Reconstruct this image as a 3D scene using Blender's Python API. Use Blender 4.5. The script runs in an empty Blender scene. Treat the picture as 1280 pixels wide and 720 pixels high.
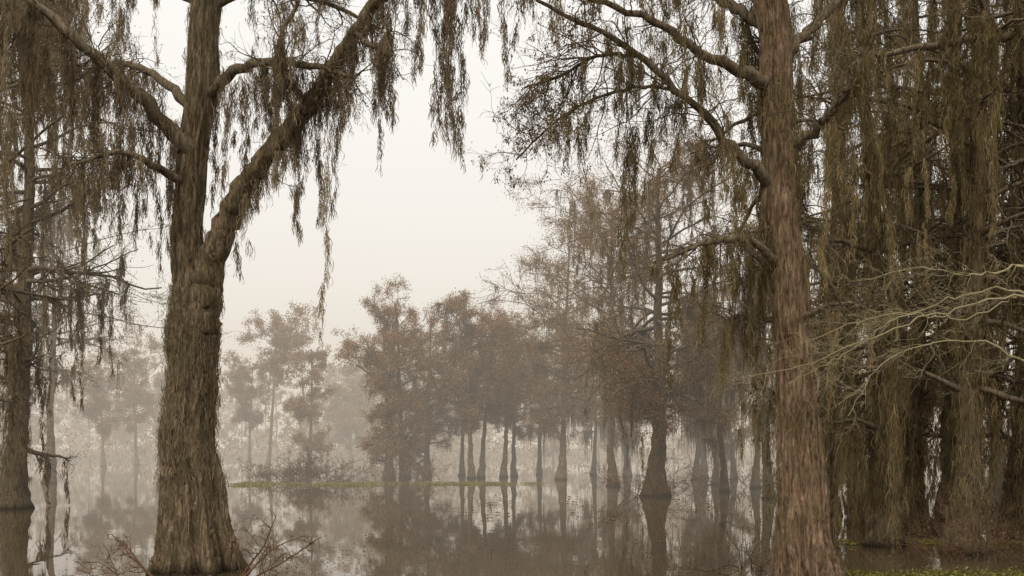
import bpy, math, numpy as np
from mathutils import Vector
rng=np.random.default_rng(11)
F=1244.;H0=558.;CH=2.0
def at(u,v,d): return np.array([(u-640)/F*d, d, CH+(H0-v)/F*d])
def gx(u,d): return (u-640)/F*d
scene=bpy.context.scene
def unit(a): return a/(np.linalg.norm(a,axis=-1,keepdims=True)+1e-9)
class Buf:
    def __init__(s): s.v=[];s.f=[];s.t=[];s.n=0
    def add(s,V,Q,T):
        V=V.reshape(-1,3); s.v.append(V); s.f.append(Q.reshape(-1,4)+s.n); s.t.append(np.broadcast_to(T,(len(V),)) if np.ndim(T)==0 else T.reshape(-1)); s.n+=len(V)
    def obj(s,name,mat,parent=None,smooth=False):
        if not s.v: return None
        V=np.concatenate(s.v).astype(np.float32);Q=np.concatenate(s.f).astype(np.int32);T=np.concatenate(s.t).astype(np.float32)
        me=bpy.data.meshes.new(name); me.vertices.add(len(V)); me.vertices.foreach_set('co',V.ravel())
        me.loops.add(Q.size); me.loops.foreach_set('vertex_index',Q.ravel())
        me.polygons.add(len(Q)); me.polygons.foreach_set('loop_start',np.arange(len(Q),dtype=np.int32)*4)
        me.update(calc_edges=True)
        a=me.attributes.new('tint','FLOAT','POINT'); a.data.foreach_set('value',T)
        if smooth: me.polygons.foreach_set('use_smooth',np.ones(len(Q),dtype=bool))
        me.materials.append(mat); o=bpy.data.objects.new(name,me); scene.collection.objects.link(o)
        if parent: o.parent=parent
        return o
def empty(name):
    e=bpy.data.objects.new(name,None); scene.collection.objects.link(e); return e
# ---------- geometry
def tubes(buf,P,R,S=5,mod=None,tint=.5):
    M,K,_=P.shape
    T=unit(np.gradient(P,axis=1)); o=P[:,-1]-P[:,0]; vert=np.abs(o[:,2])>0.7*np.linalg.norm(o,axis=1)
    ref=np.where(vert[:,None],np.array([[1.,.13,0]]),np.array([[.1,.07,1.]]))[:,None,:]
    N=unit(np.cross(T,np.broadcast_to(ref,T.shape))); B=np.cross(T,N)
    a=np.linspace(0,2*np.pi,S,endpoint=False)
    RR=R[:,:,None]*np.ones(S) if mod is None else R[:,:,None]*mod
    V=P[:,:,None,:]+RR[...,None]*(np.cos(a)[None,None,:,None]*N[:,:,None,:]+np.sin(a)[None,None,:,None]*B[:,:,None,:])
    m=np.arange(M)[:,None,None]*K*S;k=np.arange(K-1)[None,:,None]*S;s=np.arange(S)[None,None,:];s2=(s+1)%S
    Q=np.stack([m+k+s,m+k+s2,m+k+S+s2,m+k+S+s],-1)
    buf.add(V,Q,tint)
    return V
def grow(S,D,L,K,w,bias=(0,0,0)):
    P=[S];d=unit(D);b=np.array(bias)
    for k in range(K-1):
        d=unit(d+w*rng.normal(size=d.shape)+b); P.append(P[-1]+d*(L/(K-1))[:,None])
    return np.stack(P,1)
def sample(P,R,t):
    M,K,_=P.shape;x=t*(K-1);i=np.clip(np.floor(x).astype(int),0,K-2);f=(x-i);m=np.arange(M)[:,None]
    S=P[m,i]*(1-f)[...,None]+P[m,i+1]*f[...,None];r=R[m,i]*(1-f)+R[m,i+1]*f
    return S,unit(P[m,i+1]-P[m,i]),r
def spawn(P,R,n,t0,t1,a0,a1,rr,flat=.5):
    M=P.shape[0];t=rng.uniform(t0,t1,(M,n));S,T,r=sample(P,R,t)
    z=rng.normal(size=(M,n,3));z[...,2]*=flat
    p=unit(z-(z*T).sum(-1,keepdims=True)*T);a=rng.uniform(a0,a1,(M,n))[...,None]
    D=T*np.cos(a)+p*np.sin(a)
    return S.reshape(-1,3),D.reshape(-1,3),(r*rr).reshape(-1),t.reshape(-1)
def taper(r,K,e=.25): return r[:,None]*np.linspace(1,e,K)[None,:]
def cat(pts,K):
    p=np.array(pts,float);n=len(p);q=np.vstack([2*p[0]-p[1],p,2*p[-1]-p[-2]]);out=[]
    for x in np.linspace(0,n-1-1e-6,K):
        i=int(x);f=x-i;a,b,c,d=q[i:i+4]
        out.append(.5*((2*b)+(-a+c)*f+(2*a-5*b+4*c-d)*f*f+(-a+3*b-3*c+d)*f**3))
    return np.array(out)
def moss(buf,S,L,n,spread,w,tint=.5,K=6,tv=.14,tilt=.15):
    M=len(S)
    if M==0: return
    L=np.broadcast_to(L,(M,)); sp=np.broadcast_to(spread,(M,))
    off=rng.normal(size=(M,n,2));rad=(off**2).sum(-1)
    ln=L[:,None]*rng.uniform(.2,1,(M,n))*np.exp(-.2*rad)+.05
    off=off*sp[:,None,None]; t=np.linspace(0,1,K)
    conv=rng.uniform(.0,.9,(M,n,1,1))
    wd=np.cumsum(rng.normal(size=(M,n,K,2)),2)*(.008+.012*np.minimum(ln[:,:,None,None],1))
    tl=rng.normal(size=(M,n,1,2))*tilt*np.minimum(ln,.5)[:,:,None,None]
    xy=S[:,None,None,:2]+off[:,:,None,:]*(1-conv*t[:,None])+wd+tl*np.sin(t*2.6)[:,None]
    z=S[:,None,None,2]+rng.uniform(-.06,.06,(M,n,1))-ln[:,:,None]*t
    z=np.maximum(z,.05)
    P=np.concatenate([xy,z[...,None]],-1)
    W=w*(1.1-.5*t)*rng.uniform(.5,1.5,(M,n,K))
    an=rng.uniform(0,np.pi,(M,n,1))+np.cumsum(rng.normal(size=(M,n,K))*.4,2)
    d=np.stack([np.cos(an),np.sin(an),rng.normal(size=an.shape)*.3],-1)*W[...,None]*.5
    V=np.stack([P-d,P+d],3).reshape(M*n,K,2,3)
    m=np.arange(M*n)[:,None]*K*2;k=np.arange(K-1)[None,:]*2
    Q=np.stack([m+k,m+k+1,m+k+3,m+k+2],-1)
    tn=(tint if np.ndim(tint)==0 else tint[:,None,None])+rng.normal(size=(M,1,1))*tv+rng.normal(size=(M,n,1))*.13+np.zeros((1,1,K*2))
    buf.add(V,Q,np.clip(tn,0,1))
def tails(buf,S,L,sp=.05,w=.013,tint=.5,dens=16,n=4,l=.3):
    """long feathery hanging ropes of moss: tufts strung along a nearly plumb line"""
    L=np.broadcast_to(L,(len(S),));L=np.minimum(L,S[:,2]-.1);C=[];SP=[];TT=[];LL=[]
    for s,len_ in zip(S,L):
        if len_<.08: continue
        k=max(4,int(len_*dens));t=np.sort(rng.uniform(0,1,k))**1.2
        path=np.cumsum(rng.normal(size=(24,2))*.016*np.sqrt(len_),0);px=np.interp(t*23,np.arange(24),path[:,0]);py=np.interp(t*23,np.arange(24),path[:,1])
        lump=.75+.45*np.sin(t*len_*rng.uniform(5,11)+rng.uniform(0,6))
        C.append(np.stack([s[0]+px,s[1]+py,s[2]-t*len_],-1));SP.append(sp*rng.uniform(.45,1.6)*(1-.88*t**.7)*lump);TT.append(np.full(k,tint+rng.normal()*.15)-.08*(1-t));LL.append(l*(1.05-.4*t)*min(1,.4+len_)*rng.uniform(.7,1.2))
    if C: moss(buf,np.concatenate(C),np.concatenate(LL),n,np.concatenate(SP),w,np.concatenate(TT),K=5,tv=.03,tilt=.14)
def leaves(buf,S,n,spread,size,tint=.5,droop=.6,asp=.4):
    M=len(S);C=(S[:,None,:]+rng.normal(size=(M,n,3))*spread).reshape(-1,3)
    a=rng.normal(size=C.shape);a[:,2]-=droop*1.5;a=unit(a);b=unit(np.cross(a,rng.normal(size=C.shape)))
    s=(size*rng.uniform(.5,1.4,len(C)))[:,None]
    V=np.stack([C-a*s,C+b*s*asp,C+a*s,C-b*s*asp],1)
    V[...,2]=np.maximum(V[...,2],.03)
    Q=np.arange(len(C)*4).reshape(-1,4)
    tn=np.repeat(np.clip(tint+np.repeat(rng.normal(size=M)*.15,n)+rng.normal(size=len(C))*.2,0,1),4)
    buf.add(V,Q,tn)
# ---------- materials
def newmat(name):
    m=bpy.data.materials.new(name);m.use_nodes=True;nt=m.node_tree;nt.nodes.clear();return m,nt
def ramp(nt,cols):
    r=nt.nodes.new('ShaderNodeValToRGB');e=r.color_ramp.elements
    while len(e)<len(cols): e.new(.5)
    for i,(p,c) in enumerate(cols): e[i].position=p;e[i].color=(*c,1)
    return r
def leafmat(name,cols,tr=.3):
    m,nt=newmat(name);N=nt.nodes;L=nt.links
    a=N.new('ShaderNodeAttribute');a.attribute_name='tint';r=ramp(nt,cols);L.new(a.outputs['Fac'],r.inputs[0])
    d=N.new('ShaderNodeBsdfDiffuse');t=N.new('ShaderNodeBsdfTranslucent');x=N.new('ShaderNodeMixShader');x.inputs[0].default_value=tr
    o=N.new('ShaderNodeOutputMaterial');L.new(r.outputs[0],d.inputs[0]);L.new(r.outputs[0],t.inputs[0]);L.new(d.outputs[0],x.inputs[1]);L.new(t.outputs[0],x.inputs[2]);L.new(x.outputs[0],o.inputs[0])
    return m
def barkmat(name,c0,c1,c2,green=.3,bump=.03):
    m,nt=newmat(name);N=nt.nodes;L=nt.links
    tc=N.new('ShaderNodeTexCoord');mp=N.new('ShaderNodeMapping');mp.inputs['Scale'].default_value=(1,1,.15);L.new(tc.outputs['Object'],mp.inputs[0])
    n=N.new('ShaderNodeTexNoise');n.inputs['Scale'].default_value=24;n.inputs['Detail'].default_value=10;n.inputs['Roughness'].default_value=.75;n.inputs['Distortion'].default_value=.5;L.new(mp.outputs[0],n.inputs['Vector'])
    r=ramp(nt,[(.39,c0),(.5,c1),(.62,c2)]);L.new(n.outputs[0],r.inputs[0])
    n2=N.new('ShaderNodeTexNoise');n2.inputs['Scale'].default_value=2.4;n2.inputs['Detail'].default_value=10;n2.inputs['Roughness'].default_value=.75;L.new(tc.outputs['Object'],n2.inputs['Vector'])
    r2=ramp(nt,[(.46,(0,0,0)),(.56,(green,)*3)]);L.new(n2.outputs[0],r2.inputs[0])
    mx=N.new('ShaderNodeMixRGB');L.new(r2.outputs[0],mx.inputs[0]);L.new(r.outputs[0],mx.inputs[1]);mx.inputs[2].default_value=(.13,.108,.053,1)
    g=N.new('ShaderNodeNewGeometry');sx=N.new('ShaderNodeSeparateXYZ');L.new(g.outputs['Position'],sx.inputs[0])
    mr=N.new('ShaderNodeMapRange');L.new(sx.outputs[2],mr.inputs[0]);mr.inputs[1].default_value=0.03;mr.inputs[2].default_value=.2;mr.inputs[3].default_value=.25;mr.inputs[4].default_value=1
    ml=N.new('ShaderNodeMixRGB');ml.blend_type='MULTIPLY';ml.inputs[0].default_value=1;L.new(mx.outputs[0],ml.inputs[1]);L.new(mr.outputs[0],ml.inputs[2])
    b=N.new('ShaderNodeBump');b.inputs['Distance'].default_value=bump;b.inputs['Strength'].default_value=1;L.new(n.outputs[0],b.inputs['Height'])
    p=N.new('ShaderNodeBsdfPrincipled');p.inputs['Roughness'].default_value=.9;p.inputs['Specular IOR Level'].default_value=.15
    L.new(ml.outputs[0],p.inputs['Base Color']);L.new(b.outputs[0],p.inputs['Normal'])
    o=N.new('ShaderNodeOutputMaterial');L.new(p.outputs[0],o.inputs[0]);return m
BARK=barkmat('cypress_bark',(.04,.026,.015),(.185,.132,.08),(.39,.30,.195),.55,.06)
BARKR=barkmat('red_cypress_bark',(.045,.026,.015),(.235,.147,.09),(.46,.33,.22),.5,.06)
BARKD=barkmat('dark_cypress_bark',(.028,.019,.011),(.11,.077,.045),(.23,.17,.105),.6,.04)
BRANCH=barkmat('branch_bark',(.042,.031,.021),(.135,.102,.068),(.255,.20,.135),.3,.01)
MOSS=leafmat('spanish_moss',[(0,(.085,.063,.037)),(.5,(.255,.197,.122)),(1,(.48,.39,.255))],.4)
MOSSG=leafmat('olive_spanish_moss',[(0,(.075,.056,.026)),(.5,(.245,.188,.095)),(1,(.46,.36,.19))],.4)
LEAF=leafmat('russet_cypress_leaves',[(0,(.12,.064,.028)),(.5,(.34,.19,.09)),(1,(.54,.33,.165))])
LEAFG=leafmat('dull_cypress_leaves',[(0,(.07,.046,.024)),(.5,(.21,.145,.078)),(1,(.37,.265,.15))])
PALE=leafmat('pale_bare_twigs',[(0,(.19,.155,.092)),(1,(.38,.325,.19))],.05)
RUST=leafmat('rusty_shrub_twigs',[(0,(.06,.036,.022)),(.5,(.16,.095,.06)),(1,(.28,.175,.115))],.1)
GREEN=leafmat('green_water_plants',[(0,(.06,.058,.015)),(.5,(.18,.17,.045)),(1,(.36,.32,.10))],.3)
# ---------- hand shaped limbs
def limb(buf,pts,K=28,S=10,jit=.25,tint=.5):
    W=[list(at(u,v,d))+[w/2/F*d] for (u,v,d,w) in pts]
    c=cat(W,K);P=c[:,:3];R=np.maximum(c[:,3],.003)
    P[1:-1]+=rng.normal(size=(K-2,3))*R[1:-1,None]*jit
    mod=1+.08*rng.normal(size=(1,K,S))
    tubes(buf,P[None],R[None],S,mod,tint);return P[None],R[None]
def trunk(buf,pts,K=120,S=56,flute=.16,seed=0,fib=.05):
    W=[list(at(u,v,d))+[w/2/F*d] for (u,v,d,w) in pts];c=cat(W,K);P=c[:,:3];R=c[:,3]
    th=np.linspace(0,2*np.pi,S,endpoint=False)[None,:];z=P[:,2][:,None]
    r=np.random.default_rng(seed);ph=r.uniform(0,6.28,8);fl=flute*np.exp(-np.maximum(z,0)/1.7)+.045
    P=P.copy();P[:,0]+=.03*np.sin(P[:,2]*1.7+ph[7])+.02*np.sin(P[:,2]*3.9+ph[6])
    m=1+fl*(.45*np.cos(5*th+ph[0]+.15*z)+.4*np.cos(8*th+ph[1]+.1*z)+.35*np.cos(3*th+ph[2])+.35*np.cos(13*th+ph[3]-.15*z))
    m+=.04*np.cos(3*th+2.1*z+ph[5])+.035*np.cos(2*th+4.7*z+ph[6])+.014*r.normal(size=m.shape)
    kk=K//10+2;fd=r.normal(size=(kk,S));x=np.linspace(0,kk-1.001,K);i=x.astype(int);f=(x-i)[:,None];m+=fib*(fd[i]*(1-f)+fd[i+1]*f)
    V=tubes(buf,P[None],R[None],S,m[None]);return P[None],R[None],V[0]
def fuzz(buf,V,n,z0,z1,l0,l1,w,tint=.55,off=.03,per=5,patch=0):
    K,S,_=V.shape;zz=V[:,:,2].mean(1);ok=np.where((zz>z0)&(zz<z1))[0]
    i=rng.choice(ok,n);j=rng.integers(0,S,n)
    if patch:
        k=(np.sin(j/S*12.6+i*.11)+np.sin(i*.23+j/S*6.28+2)+rng.normal(size=n)*.5)>patch-1;i=i[k];j=j[k];n=len(i)
    p=V[i,j];c=V[i].mean(1);o=p-c;o[:,2]=0;p=p+unit(o)*rng.uniform(0,off,n)[:,None]
    moss(buf,p,rng.uniform(l0,l1,n),per,.035,w,tint,K=4)
def twigs(br,P,R,n,L,r1,K=8,gen=2,t0=.15,sub=5,bias=(0,0,-.05),w=.28,minr=.0035):
    out=[]
    S,D,r,t=spawn(P,R,n,t0,1,.5,1.3,.5,.8);r=np.clip(r,minr*1.6,r1)
    l=L*rng.uniform(.4,1.1,len(S))*(1.1-.4*t);P1=grow(S,D,l,K,w,bias);R1=taper(r,K,.3);tubes(br,P1,R1,5,tint=.4);out.append((P1,R1))
    if gen>1:
        S,D,r,t=spawn(P1,R1,sub,.15,1,.4,1.1,.6,.8);r=np.maximum(r,minr);l2=np.repeat(l,sub)*rng.uniform(.25,.6,len(S))
        P2=grow(S,D,l2,6,w*.8,bias);R2=taper(r,6,.4);tubes(br,P2,R2,3,tint=.5);out.append((P2,R2))
    if gen>2:
        S,D,r,t=spawn(P2,R2,3,.2,1,.4,1.0,.7,.8);r=np.maximum(r,minr*.8);l3=np.repeat(l2,3)*rng.uniform(.3,.6,len(S))
        P3=grow(S,D,l3,4,w*.6,bias);R3=taper(r,4,.6);tubes(br,P3,R3,3,tint=.6);out.append((P3,R3))
    return out
def pts_on(P,R,n):
    S,T,r=sample(P,R,rng.uniform(.1,1,(P.shape[0],n)));return S.reshape(-1,3)
def pick(S,n): return S[rng.integers(0,len(S),n)]
def clear_of(S,x0,x1,yc):
    """keep hanging moss off the front face of a trunk: anything in front of it hangs behind instead"""
    S=S.copy();m=(S[:,0]>x0)&(S[:,0]<x1)&(S[:,1]<yc);S[m,1]=yc+rng.uniform(.3,1.0,m.sum());return S
def handmoss(buf,lst,d,w=.009,tint=.45):
    for (u,v0,v1,hw,*dd) in lst:
        dq=d+(dd[0] if dd else 0)
        L=(v1-v0)/F*dq*1.04;k=max(1,int(hw/3.3));s=at(u,v0,dq+rng.uniform(-.3,.3))
        off=rng.normal(size=k)*hw/F*d*.55;off[0]=0
        S=s[None]+np.stack([off,rng.normal(size=k)*.12,-np.abs(rng.normal(size=k))*.06],-1)
        ln=L*np.exp(-.5*(off/(hw/F*d*.8))**2)*rng.uniform(.3,1,k);ln[0]=L
        tails(buf,S,ln,.062,w,tint,dens=25,n=6,l=.32)

# ================= main left cypress
e=empty('cypress_tree');bk=Buf();br=Buf();ms=Buf();lf=Buf()
d=16
P,R,V=trunk(bk,[(243,735,d,116),(243,712,d,98),(243,685,d,85),(241,650,d,74),(239,600,d,65),(238,550,d,60),(238,480,d,57),(239,430,d,55),(238,395,d,49),(237,350,d,42),(237,310,d,37),(238,250,d,36),(243,170,d,36),(252,90,d,37),(258,0,d,35),(262,-120,d,31),(268,-260,d,25),(275,-420,d,12)],K=190,S=90,flute=.32,seed=3)
limbs=[]
limbs.append(limb(bk,[(241,560,d,26),(244,480,d,42),(248,420,d,46),(254,375,d-.05,42),(266,320,d-.15,34),(287,270,d-.3,29),(312,225,d-.5,25),(345,180,d-.7,23),(385,135,d-.9,21),(415,85,d-1.1,18),(445,40,d-1.3,16),(478,-5,d-1.5,14),(540,-55,d-1.8,12),(620,-75,d-2,9),(700,-65,d-2.1,5)],90,24,.1))
for l in [[(243,195,d,24),(205,155,d-.3,20),(160,105,d-.7,16),(110,60,d-1,14),(60,20,d-1.2,12),(10,-15,d-1.4,10),(-80,-40,d-1.6,7)],
 [(255,120,d,16),(300,85,d-.6,12),(350,78,d-1.1,10),(400,85,d-1.4,8),(445,98,d-1.6,4)],
 [(248,140,d,14),(190,92,d+.6,10),(140,80,d+1,8),(80,105,d+1.5,5)],
 [(238,235,d,12),(190,205,d-.7,9),(150,190,d-1,7),(95,205,d-1.3,4)],
 [(258,20,d,15),(310,-30,d+.8,12),(380,-40,d+1.4,9),(450,-20,d+2,5)],
 [(256,10,d,14),(200,-20,d+.4,11),(120,-30,d+1.2,8),(60,0,d+1.5,5)],
 [(385,135,d-.9,10),(360,95,d-1.3,8),(350,50,d-1.6,6),(375,0,d-1.8,4)],
 [(445,40,d-1.3,9),(470,60,d-1.7,6),(490,35,d-1.9,4)],
 [(262,-60,d,14),(350,-90,d-1,11),(450,-110,d-2,8),(560,-80,d-2.5,5)]]:
    limbs.append(limb(br,l,26,9,.3))
tw=[]
for i,(p,r) in enumerate(limbs):
    tw+=twigs(br,p,r,[22,28,26,20,18,18,16,12,8,14][i],1.25,.012,t0=.35,gen=3)
S,D,r,t=spawn(P,R,16,.80,.99,.9,1.4,.4,.4);pp=grow(S,D,rng.uniform(2,4,16),12,.16,(0,0,.02));rr=taper(r,12);tubes(br,pp,rr,6);tw+=twigs(br,pp,rr,8,1.2,.02,gen=2)
A=np.concatenate([pts_on(p,r,1) for p,r in tw]);B=np.concatenate([pts_on(p[:,len(p[0])//4:],r[:,len(p[0])//4:],60) for p,r in limbs])
xa,xb=gx(215,16),gx(275,16)
q=pick(A,260);moss(ms,q,rng.exponential(.16,260)+.06,10,.03,.008,.5,tilt=.3)
tails(ms,clear_of(pick(A,100),xa,xb,16),np.minimum(rng.exponential(.4,100)+.15,1.6),.045,.009,.48,n=6,dens=22)
tails(ms,clear_of(pick(B,190),xa,xb,16),np.minimum(rng.exponential(.45,190)+.15,2.0),.06,.009,.48,n=6,dens=22)
p0=limbs[0][0][:,30:],limbs[0][1][:,30:]
q=pts_on(*p0,120);q[:,2]-=.06;tails(ms,q+rng.normal(size=q.shape)*.03,rng.uniform(.1,.5,120),.045,.009,.46,n=6,dens=22)
handmoss(ms,[(420,95,410,5),(424,110,250,10),(375,130,290,11),(385,150,255,5),(395,110,225,10),(288,90,270,9),(302,95,205,10),(268,85,250,12,.9),(225,150,265,14,1.1),(210,165,350,6),(203,150,300,12),(246,130,240,9,1.1),(330,78,150,10),(350,78,170,10),(440,70,150,10),(400,88,150,14),(310,235,300,6),(297,265,345,5),(275,320,400,4),
 (470,0,60,10),(500,-30,50,9),(122,60,250,16),(165,85,320,11),(140,170,270,18),(180,195,290,13),(90,45,210,14),(60,20,150,12),(30,0,190,16),(10,-10,260,18),(-10,0,300,18),(110,110,230,14),(150,90,190,12),(200,95,160,9),(40,60,230,12),(380,20,100,8)],15.3)
handmoss(ms,[(545,-60,160,9),(558,-60,185,11),(570,-60,165,9),(563,-60,178,7),(530,-60,90,8),(588,-75,55,10),(605,-75,35,10),(612,-75,65,8),(640,-75,80,11),(660,-70,50,9),(690,-65,40,9)],13.9,tint=.40)
leaves(lf,pick(A,1100),5,.06,.020,.5)
fuzz(ms,V,1700,1.4,4.6,.06,.22,.009,.55,.04,6);fuzz(ms,V,300,.5,2.0,.05,.15,.008,.6,.02,5);fuzz(ms,V,600,5,10,.1,.35,.009,.5,.03,6,1)
bk.obj('trunk',BARK,e,True);br.obj('branches',BRANCH,e,True);ms.obj('spanish_moss',MOSS,e);lf.obj('leaves',LEAFG,e)

# ================= main right cypress
e=empty('cypress_tree');bk=Buf();br=Buf();ms=Buf();lf=Buf()
d=14
P,R,V=trunk(bk,[(1011,760,d,104),(1010,735,d,84),(1008,700,d,70),(1005,640,d,60),(1001,560,d,53),(996,500,d,50),(990,400,d,46),(981,300,d,43),(973,200,d,41),(968,100,d,39),(965,0,d,38),(962,-120,d,34),(960,-300,d,27),(965,-450,d,13)],K=190,S=80,flute=.2,seed=8)
limbs=[]
for l in [[(966,115,d,22),(920,85,d-.4,14),(870,62,d-.8,11),(820,30,d-1.1,9),(760,5,d-1.4,7),(690,-20,d-1.8,6),(600,-35,d-2,4)],
 [(972,235,d,18),(930,200,d-.3,13),(895,160,d-.5,11),(850,115,d-.8,9),(800,70,d-1,8),(740,35,d-1.4,6),(670,0,d-1.7,4)],
 [(895,160,d-.5,7),(840,112,d-.4,5),(780,112,d,4),(720,135,d+.3,3.5),(680,165,d+.5,2.5),(645,200,d+.7,2)],
 [(800,70,d-1,6),(745,70,d-.8,4.5),(700,95,d-.6,3.5),(655,110,d-.5,2.5)],
 [(985,190,d,16),(1030,150,d-.4,12),(1060,110,d-.7,10),(1078,60,d-.9,8)],
 [(984,335,d,12),(930,300,d-.5,8),(880,305,d-1,6),(830,325,d-1.2,4)],
 [(970,80,d,15),(1020,30,d+.4,12),(1065,-20,d+.9,9)],
 [(966,40,d,15),(900,0,d+.7,12),(830,-30,d+1.5,9),(740,-40,d+2.4,5)],
 [(992,420,d,9),(950,395,d+.5,7),(905,400,d+1,4)],
 [(962,-60,d,16),(860,-80,d-1,12),(760,-90,d-2,8),(680,-70,d-2.6,5)],
 [(990,410,d,9),(1040,380,d-.8,6),(1090,385,d-1.5,4)]]:
    limbs.append(limb(br,l,26,9,.35))
tw=[]
for i,(p,r) in enumerate(limbs):
    tw+=twigs(br,p,r,[26,26,30,30,18,16,18,18,14,14,14][i],1.2,.011,t0=.2,gen=3)
S,D,r,t=spawn(P,R,18,.78,.99,.9,1.4,.4,.4);pp=grow(S,D,rng.uniform(2,4,18),12,.16,(0,0,.02));rr=taper(r,12);tubes(br,pp,rr,6);tw+=twigs(br,pp,rr,8,1.2,.02,gen=2)
S,D,r,t=spawn(P,R,16,.35,.78,.9,1.4,.22,.5);D[:,1]=np.abs(D[:,1]);pp=grow(S,D,rng.uniform(.8,2.2,16),12,.2,(0,0,-.03));rr=taper(r,12);tubes(br,pp,rr,6);tw+=twigs(br,pp,rr,8,.9,.012,gen=3)
A=np.concatenate([pts_on(p,r,1) for p,r in tw]);B=np.concatenate([pts_on(p,r,60) for p,r in limbs]+[pts_on(pp,rr,30)])
xa,xb=gx(925,14),gx(1035,14)
q=clear_of(pick(A,240),xa,xb,14);moss(ms,q,rng.exponential(.16,240)+.06,10,.03,.008,.5,tilt=.3)
AR=A[A[:,0]>gx(780,13)]
tails(ms,clear_of(pick(AR,100),xa,xb,14),np.minimum(rng.exponential(.4,100)+.15,1.7),.05,.009,.48,n=6,dens=22)
BR=B[B[:,0]>gx(700,13)]
tails(ms,clear_of(pick(BR,150),xa,xb,14),np.minimum(rng.exponential(.45,150)+.15,2.0),.06,.009,.48,n=6,dens=22)
handmoss(ms,[(790,55,125,18),(800,75,130,14),(812,120,240,7),(790,150,290,9),(775,215,335,6),(720,138,200,9),(710,140,195,6),(760,30,70,10),(830,50,110,10),(870,65,190,11),(850,110,200,8),(905,170,270,10),(925,195,330,9),(950,100,280,9,1.2),(950,320,440,9,1.1),(940,60,180,9,1.1),(1060,110,310,13),(1042,150,340,8),(880,305,400,9),(845,325,410,8),(905,400,490,9),(1045,380,520,8),(1080,60,270,12),(900,10,100,10),(700,-20,40,9),(930,0,110,12,1),(1045,20,190,12),(1090,180,390,9)],13.5,w=.009,tint=.48)
T=np.concatenate([p[:,-2:].reshape(-1,3) for p,r in tw]);T1=T[(T[:,0]<gx(760,13))]
leaves(lf,pick(T1,1100),6,.03,.022,.4,1.0,.35);leaves(lf,pick(T,1500),5,.05,.020,.5)
fuzz(ms,V,900,1,6,.08,.25,.009,.52,.015,5,1);fuzz(ms,V,900,5.0,10,.1,.4,.009,.5,.03,6,1)
bk.obj('trunk',BARKR,e,True);br.obj('branches',BRANCH,e,True);ms.obj('spanish_moss',MOSSG,e);lf.obj('leaves',LEAFG,e)

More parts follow.
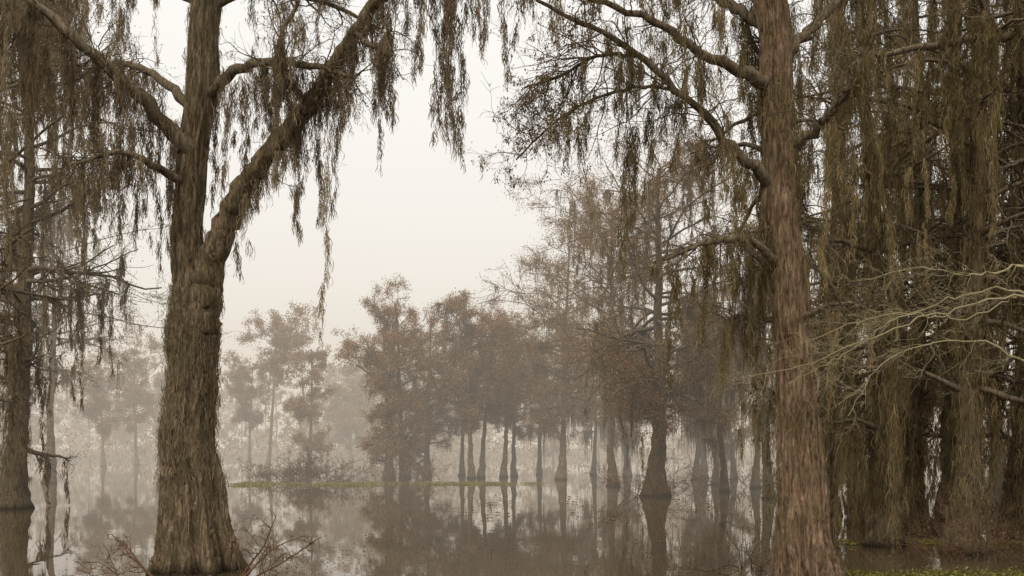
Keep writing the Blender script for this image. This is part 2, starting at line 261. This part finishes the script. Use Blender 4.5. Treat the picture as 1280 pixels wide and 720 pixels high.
# ================= generated cypresses
def gen_tree(u,D,H,r0,c0,cR,n1=24,n2=6,n3=5,nl=5,ls=None,nm=100,ml=.7,mn=12,lean=0,top=.6,lm=None,mm=None,bm=None,lt=.5,mt=.45,name='cypress_tree',bufs=None,x=None,nt=0,tl=1.0,up0=0.,tw=None,lsp=None):
    X=gx(u,D) if x is None else x
    if bufs is None: bk,br,ms,lf=Buf(),Buf(),Buf(),Buf()
    else: bk,br,ms,lf=bufs
    K=40 if D<70 else 16;S=28 if D<30 else (16 if D<70 else 8);z=np.linspace(0,1,K)**1.5*(H+.3)-.3
    wx=np.cumsum(rng.normal(size=(K,2))*.03*np.sqrt(H/K),0)*1.4
    P=np.stack([X+lean*z/H+wx[:,0],D+wx[:,1],z],-1);R=r0*(.48+.52*np.exp(-np.maximum(z,0)/.9))*(1-.85*np.clip(z/H,0,1))+.02
    th=np.linspace(0,2*np.pi,S,endpoint=False)[None];ph=rng.uniform(0,6,3);fl=.15*np.exp(-np.maximum(z,0)/1.5)[:,None]+.03
    m=1+fl*(np.cos(4*th+ph[0])*.5+np.cos(7*th+ph[1])*.5+.3*np.cos(3*th+ph[2]))+(.05*rng.normal(size=(K,S)) if D<60 else 0)
    VV=tubes(bk,P[None],R[None],S,m[None])[0]
    if D<35: fuzz(ms,VV,450,.8,9,.15,.6,.013,mt,.06,6)
    h=np.sort(rng.uniform(0,1,n1));t=(c0+(H-c0)*h);ti=np.interp(t,z,np.linspace(0,1,K))
    Sx,Tt,r=sample(P[None],R[None],ti[None]);Sx=Sx[0];r=r[0]
    az=rng.uniform(0,6.283,n1);up=rng.uniform(-.05,.45,n1)+.5*h**3+up0
    sect=1+.3*np.sin(az*2+rng.uniform(0,6))+.2*np.sin(az*3+rng.uniform(0,6))
    L=cR*(np.clip(np.sin(np.pi*(.12+.88*h**.8*(1-.35*top))),.3,1))*rng.uniform(.55,1.2,n1)*sect
    Dv=np.stack([np.cos(az),np.sin(az),up],-1)
    p1=grow(Sx,Dv,L,9,.15,(0,0,-.03));r1=taper(np.clip(r*.45,.012,.10),9,.25);tubes(br,p1,r1,5)
    mr=.00028*D
    S2,D2,rr,t2=spawn(p1,r1,n2,.2,1,.5,1.2,.6,.6);l2=np.repeat(L,n2)*rng.uniform(.25,.5,len(S2))*(1.2-.6*t2);p2=grow(S2,D2,l2,6,.2,(0,0,.02));r2=taper(np.maximum(rr,mr),6,.5);tubes(br,p2,r2,3)
    S3,D3,rr,t3=spawn(p2,r2,n3,.2,1,.4,1.2,.7,.7);l3=np.repeat(l2,n3)*rng.uniform(.3,.6,len(S3));p3=grow(S3,D3,l3,4,.2,(0,0,-.03));r3=taper(np.maximum(rr*.8,mr*.7),4,.7);tubes(br,p3,r3,3)
    ls=ls or .0010*D
    if nl>0:
        q=pts_on(p3,r3,2);leaves(lf,q,nl,lsp or (.05+.04*cR),ls,lt)
    if nm>0 or nt>0: qa=np.concatenate([pts_on(p1,r1,6),pts_on(p2,r2,1)])
    if nm>0:
        q=pick(qa,nm);w=max(.012,.0006*D)
        moss(ms,q,np.minimum(rng.exponential(ml,nm)+.15,q[:,2]*.9),mn,.04+.001*D,w,mt)
    if nt>0:
        q=pick(qa,nt);tails(ms,q,np.minimum(rng.exponential(tl,nt)+.3,3.8),.05+.0015*D,tw or max(.012,.0006*D),mt,dens=11,n=6,l=.55)
    if bufs is None:
        e=empty(name)
        bk.obj('trunk',bm or BARK,e,True);br.obj('branches',BRANCH,e,True);ms.obj('spanish_moss',mm or MOSS,e);lf.obj('leaves',lm or LEAF,e)
for (u,D,H,r0) in [(1105,20,15,.36),(1152,22.5,15,.34),(1205,18.5,15,.38),(1262,21,16,.38),(1075,25,15,.30),(1180,27,16,.36),(1330,19,15,.45),(1040,29,14,.32),(1240,33,16,.38),(1125,36,15,.38),(1300,27,15,.4)]:
    gen_tree(u,D,H,r0,1.9,2.5,n1=50,n2=7,n3=5,nl=1,ls=.022,nm=80,ml=.35,mn=12,nt=180,tl=1.1,lm=LEAFG,mm=MOSSG,mt=.45,lean=rng.uniform(-.6,.6),bm=BARKD)
gen_tree(822,40,13.2,.58,3.2,4.9,n1=74,n2=8,n3=6,nl=9,ls=.034,lsp=.16,nm=220,ml=.6,mn=14,nt=120,tl=1.1,mt=.42,bm=BARKD,lt=.5)
gen_tree(765,50,14.0,.34,3.8,4.8,n1=60,n2=8,n3=6,nl=10,ls=.040,lsp=.18,nm=140,ml=.8,lt=.52)
gen_tree(702,60,14.0,.36,3.8,4.4,n1=54,n2=8,n3=6,nl=10,ls=.046,lsp=.18,nm=140,ml=.8,bm=BARKR,lean=.5,lt=.55)
for i,u in enumerate([742,785,868,880,893,918,945,1025,905,960]):
    D=[70,66,58,64,52,60,48,56,44,38][i];gen_tree(u,D,rng.uniform(8.5,12.5),rng.uniform(.22,.34),rng.uniform(1.6,3.2),rng.uniform(1.8,2.6),n1=28,n2=6,n3=4,nl=4,nm=220,ml=1.2,mm=MOSSG,mt=.45,lean=rng.uniform(-.8,.8),bm=BARKD)
for (u,D,H,r0,c0,cR,nl) in [(485,62,10.4,.40,.9,2.8,9),(507,63,10.9,.40,1.0,3.1,9),(533,67,10.2,.32,1.0,2.7,8),(590,62,10.6,.28,3.2,2.6,8),(602,63,9.8,.28,3.8,2.2,8),(578,68,9.3,.24,3.0,2.1,8),(630,64,9.8,.26,3.4,2.3,8),(643,66,8.6,.26,3.0,2.1,7),(675,70,10.2,.26,3.0,2.8,8)]:
    gen_tree(u,D,H,r0,c0,cR,n1=48,n2=7,n3=6,nl=nl,nm=60,ml=.5,lean=rng.uniform(-.6,.6),lt=.55,up0=.15,ls=.05,lsp=.15)
for (u,D,H,r0,c0,cR) in [(335,95,13.4,.32,9,3.8),(312,102,10,.28,4,2.4),(385,82,10.0,.30,1.5,2.6),(172,108,12,.32,4,3.4),(128,100,9.8,.3,3,3),(205,128,11,.3,3,3),(440,125,9,.3,2,3)]:
    gen_tree(u,D,H,r0,c0,cR,n1=32,n2=6,n3=5,nl=8,nm=20,ml=.6,lean=rng.uniform(-.8,.8),top=1,up0=.15,lt=.45)
gen_tree(20,32,17,.60,1.8,4.4,n1=64,n2=6,n3=4,nl=2,ls=.036,nm=160,ml=.5,mn=14,nt=420,tl=1.4,lm=LEAFG,mt=.40,lean=.6,bm=BARKD)
gen_tree(60,54,15.5,.42,5.0,5.2,n1=48,n2=7,n3=5,nl=5,nm=320,ml=.9,mn=12,lm=LEAFG,mt=.45)
gen_tree(-90,23,16,.5,2.6,3.3,n1=50,n2=5,n3=4,nl=2,ls=.03,nm=120,ml=.5,mn=14,nt=300,tl=1.3,lm=LEAFG,mt=.42,bm=BARKD)
# far forest mass on the far bank
bufs=(Buf(),Buf(),Buf(),Buf())
for i in range(150):
    D=rng.uniform(120,230);x=rng.uniform(-.62,.62)*D
    gen_tree(0,D,rng.uniform(9,18),.2,rng.uniform(0.3,2.5),rng.uniform(3,5.5),n1=18,n2=5,n3=3,nl=4,ls=.2,nm=0,bufs=bufs,x=x,top=1,lean=rng.uniform(-1,1),up0=.1,lt=.4)
M=13000;D=rng.uniform(115,220,M);cx=rng.uniform(-.65,.65,260);q=np.stack([(pick(cx[:,None],M)[:,0]+rng.normal(size=M)*.012)*D,D,np.abs(rng.normal(size=M))*3],-1)
leaves(bufs[3],q,4,.8,.22,.4)
e=empty('distant_forest');bufs[0].obj('trunks',BARK,e,True);bufs[1].obj('branches',BRANCH,e,True);bufs[3].obj('foliage',LEAF,e)

# ================= shrubs
def shrub(name,u,D,w,h,n,mat,leafmat_=None,nl=0,dep=.6,r=.008,lsz=.03,out=1.):
    b=Buf();l=Buf();S=np.stack([gx(u,D)+rng.normal(size=n)*w*.35,D+rng.normal(size=n)*dep,np.full(n,-.1)],-1)
    Dv=np.stack([out*(S[:,0]-gx(u,D))*1.6/w+rng.normal(size=n)*.5*out,rng.normal(size=n)*.5,np.full(n,1.)],-1)
    P=grow(S,Dv,h*rng.uniform(.6,1.3,n),8,.22,(0,0,-.06));R=taper(np.full(n,r),8,.4);tubes(b,P,R,4,tint=.4)
    S,Dv,rr,t=spawn(P,R,7,.25,1,.4,1.2,.7,1);p2=grow(S,Dv,h*rng.uniform(.15,.5,len(S)),5,.25);r2=taper(np.maximum(rr,r*.5),5,.6);tubes(b,p2,r2,3,tint=.5)
    S,Dv,rr,t=spawn(p2,r2,4,.25,1,.4,1.2,.7,1);p3=grow(S,Dv,h*rng.uniform(.08,.25,len(S)),4,.25);r3=taper(np.maximum(rr,r*.4),4,.7);tubes(b,p3,r3,3,tint=.6)
    e=empty(name);b.obj('twigs',mat,e)
    if nl: leaves(l,pts_on(p3,r3,1),nl,.04,lsz,.5);l.obj('leaves',leafmat_,e)
shrub('swamp_shrub',385,56,2.6,1.6,60,RUST,RUST,1,r=.016,lsz=.05)
shrub('swamp_shrub',350,60,2.4,1.1,30,RUST,RUST,1,r=.016,lsz=.05)
shrub('swamp_shrub',320,15.6,.7,.8,8,RUST,RUST,1,.2,.008,.018,1.8)
shrub('swamp_shrub',168,15.6,.7,.65,8,RUST,RUST,1,.2,.008,.018,1.8)
shrub('swamp_shrub',1235,17.5,1.6,1.1,38,RUST,LEAFG,1,.6,.006,.018)
shrub('swamp_shrub',1140,22,3.0,1.2,40,RUST,LEAFG,1,1,.008,.02)
shrub('swamp_shrub',945,16,.7,1.2,10,BRANCH,LEAFG,1,.4,.009,.02)
shrub('swamp_shrub',1290,22,3.0,1.4,34,RUST,LEAFG,1,1,.008,.02)
shrub('swamp_shrub',900,50,5,1.3,50,RUST,LEAF,1,1.5,.016)
shrub('swamp_shrub',800,38,1.2,2.0,20,RUST,LEAF,1,.6,.012)
shrub('swamp_shrub',500,60,3,1.6,40,RUST,LEAF,1,1,.014,.05)
# fallen branches lying in the shallows by the left trunk
for (u,v,u2,v2,D0,D1) in [(288,708,372,672,14.6,15.0),(300,700,345,655,15.4,15.2),(200,712,135,682,14.6,14.4),(300,706,395,690,14.8,14.6),(195,705,150,668,15.2,15.2)]:
    b=Buf();A0=at(u,v,D0);A0[2]=-.05;A1=at(u2,v2,D1);P_=grow(A0[None],(A1-A0)[None],np.array([np.linalg.norm(A1-A0)*1.1]),14,.09);R_=taper(np.array([.020]),14,.3);tubes(b,P_,R_,7);twigs(b,P_,R_,10,.4,.008,gen=3,t0=.25,sub=3,minr=.004);b.obj('fallen_branch',RUST,None,True)
b=Buf();d=10.5
for l in [[(1420,810,d,14),(1390,600,d,10),(1340,430,d,6),(1270,372,d,3.2),(1180,392,d-.2,2.4),(1090,420,d-.3,1.7),(1010,455,d-.4,1.1),(935,470,d-.5,.8)],
 [(1420,810,d,12),(1380,560,d+.2,8),(1320,400,d+.3,5),(1240,360,d+.4,2.6),(1160,385,d+.5,2.0),(1080,400,d+.6,1.5),(1000,430,d+.7,.8)],
 [(1430,810,d,12),(1400,520,d+.3,7),(1300,340,d+.5,4),(1220,345,d+.5,2.4),(1150,335,d+.5,1.6),(1080,350,d+.5,.9)],
 [(1420,810,d,12),(1360,600,d-.3,7),(1300,470,d-.4,3.4),(1200,425,d-.5,2.0),(1110,450,d-.6,1.5),(1060,520,d-.6,.9)],
 [(1270,372,d,2.6),(1200,400,d+.2,2),(1130,395,d+.3,1.6),(1060,440,d+.3,1.2),(985,480,d+.3,.8)]]:
    p,r=limb(b,l,40,6,2.0,.6);t1=twigs(b,p,r,28,.6,.0035,t0=.45,gen=3,sub=3,minr=.0021,bias=(-.08,0,-.03),w=.24)
e=empty('bare_bush');b.obj('pale_twigs',PALE,e,True)
b=Buf();m_=Buf();p,r=limb(b,[(1330,30,18.6,20),(1280,42,18.3,13),(1215,50,18,11),(1150,60,17.7,9),(1095,70,17.4,5)],24,8);t_=twigs(b,p,r,14,1.1,.02,gen=3)
A=np.concatenate([pts_on(*x,1) for x in t_]);tails(m_,pick(A,60),rng.exponential(.8,60)+.2,.06,.012,.45,n=6);e=empty('cypress_limb');b.obj('branch',BRANCH,e,True);m_.obj('spanish_moss',MOSSG,e)
def weed(name,u0,u1,D,n,sz,h,dd,tint=.6,mat=None):
    b=Buf();c=rng.uniform(gx(u0,D),gx(u1,D),max(6,n//60));S=np.stack([rng.choice(c,n)+rng.normal(size=n)*(gx(u1,D)-gx(u0,D))*.03,D+rng.normal(size=n)*dd,np.abs(rng.normal(size=n))*h+.02],-1)
    leaves(b,S,3,np.array([.12,.12,.01]),sz,tint,0,.5);b.obj(name,mat or GREEN)
weed('floating_weed',300,470,52,1100,.06,.03,.8,.75);weed('floating_weed',470,690,53,900,.06,.02,.8,.75)
weed('floating_weed',1050,1280,20.5,700,.035,.015,.25);weed('water_plants',1060,1290,15.0,900,.03,.03,.3,.5)
weed('floating_debris',100,460,15.5,420,.02,.005,1.4,.4,LEAFG);weed('floating_debris',420,960,20,360,.022,.005,3,.4,LEAFG);weed('floating_debris',600,1000,34,260,.05,.005,4,.4,LEAFG)
# ================= ground, water
def sheet(name,xs,ys,zf,mat):
    X,Y=np.meshgrid(xs,ys);Z=zf(X,Y);V=np.stack([X,Y,Z],-1);a=len(xs);i=np.arange(len(ys)-1)[:,None]*a;j=np.arange(a-1)[None]
    Q=np.stack([i+j,i+j+1,i+j+a+1,i+j+a],-1);b=Buf();b.add(V,Q,.5);return b.obj(name,mat,None,True)
gm,nt=newmat('muddy_ground');N=nt.nodes;L=nt.links;n=N.new('ShaderNodeTexNoise');n.inputs['Scale'].default_value=.8;n.inputs['Detail'].default_value=8
r=ramp(nt,[(.3,(.07,.05,.03)),(.7,(.17,.125,.075))]);L.new(n.outputs[0],r.inputs[0]);p=N.new('ShaderNodeBsdfPrincipled');p.inputs['Roughness'].default_value=.95;L.new(r.outputs[0],p.inputs[0]);o=N.new('ShaderNodeOutputMaterial');L.new(p.outputs[0],o.inputs[0])
def zf(X,Y):
    dd=np.sqrt(X**2+Y**2);return -1.4+2.6*np.clip((dd-125)/50,0,1)+.25*np.sin(X*.11)*np.sin(Y*.07)
sheet('ground',np.linspace(-1500,1500,241),np.linspace(-1500,1500,241),zf,gm)
wm,nt=newmat('swamp_water');N=nt.nodes;L=nt.links
tc=N.new('ShaderNodeTexCoord');mp=N.new('ShaderNodeMapping');mp.inputs['Scale'].default_value=(1,.6,1);L.new(tc.outputs['Object'],mp.inputs[0])
n=N.new('ShaderNodeTexNoise');n.inputs['Scale'].default_value=1.9;n.inputs['Detail'].default_value=4;L.new(mp.outputs[0],n.inputs['Vector'])
bp=N.new('ShaderNodeBump');bp.inputs['Strength'].default_value=.16;bp.inputs['Distance'].default_value=.010;L.new(n.outputs[0],bp.inputs['Height'])
p=N.new('ShaderNodeBsdfPrincipled');p.inputs['Base Color'].default_value=(.085,.061,.035,1);p.inputs['Roughness'].default_value=.012;p.inputs['IOR'].default_value=1.42
L.new(bp.outputs[0],p.inputs['Normal']);o=N.new('ShaderNodeOutputMaterial');L.new(p.outputs[0],o.inputs[0])
sheet('water',np.array([-1500.,1500.]),np.array([-1500.,1500.]),lambda X,Y:X*0,wm)
# fog bank over the open lake: absorption + emitted glow in place of scattered overcast light
fm,nt=newmat('glowing_fog_air');N=nt.nodes;L=nt.links
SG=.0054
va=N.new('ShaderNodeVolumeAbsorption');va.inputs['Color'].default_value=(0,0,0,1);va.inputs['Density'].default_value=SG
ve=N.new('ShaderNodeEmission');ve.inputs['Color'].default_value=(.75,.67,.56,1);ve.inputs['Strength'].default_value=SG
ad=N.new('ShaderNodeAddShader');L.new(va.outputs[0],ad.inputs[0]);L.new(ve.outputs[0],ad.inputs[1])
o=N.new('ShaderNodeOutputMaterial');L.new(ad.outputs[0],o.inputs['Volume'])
bpy.ops.mesh.primitive_cube_add(size=1,location=(0,28+400,15));fo=bpy.context.object;fo.name='glowing_fog';fo.scale=(1100,800,38);fo.data.materials.append(fm)
# world
w=bpy.data.worlds.new('World');scene.world=w;w.use_nodes=True;nt=w.node_tree;N=nt.nodes;L=nt.links;bg=N['Background']
sk=N.new('ShaderNodeTexSky');sk.sky_type='NISHITA';sk.sun_disc=False;sk.sun_elevation=math.radians(50);sk.sun_rotation=math.radians(200);sk.dust_density=4;sk.air_density=1
mx=N.new('ShaderNodeMixRGB');mx.inputs[0].default_value=.9;mx.inputs[2].default_value=(9.7,9.5,9.15,1);L.new(sk.outputs[0],mx.inputs[1]);L.new(mx.outputs[0],bg.inputs[0]);bg.inputs[1].default_value=.12
sl=bpy.data.lights.new('sun','SUN');sl.energy=1.5;sl.angle=math.radians(20);sl.color=(1,.90,.76);so=bpy.data.objects.new('sun',sl);scene.collection.objects.link(so)
az=math.radians(200);el=math.radians(50)
dv=Vector((math.sin(az)*math.cos(el),math.cos(az)*math.cos(el),math.sin(el)));so.rotation_euler=dv.to_track_quat('Z','Y').to_euler()
# camera
c=bpy.data.cameras.new('camera');c.lens=35;c.sensor_width=36;c.shift_y=198/1280;c.clip_end=3000;co=bpy.data.objects.new('camera',c);scene.collection.objects.link(co)
co.location=(0,0,CH);co.rotation_euler=(math.radians(90),0,0);scene.camera=co
scene.view_settings.view_transform='Standard';scene.view_settings.look='None';scene.view_settings.exposure=0
print('faces',sum(len(o.data.polygons) for o in scene.objects if o.type=='MESH'))
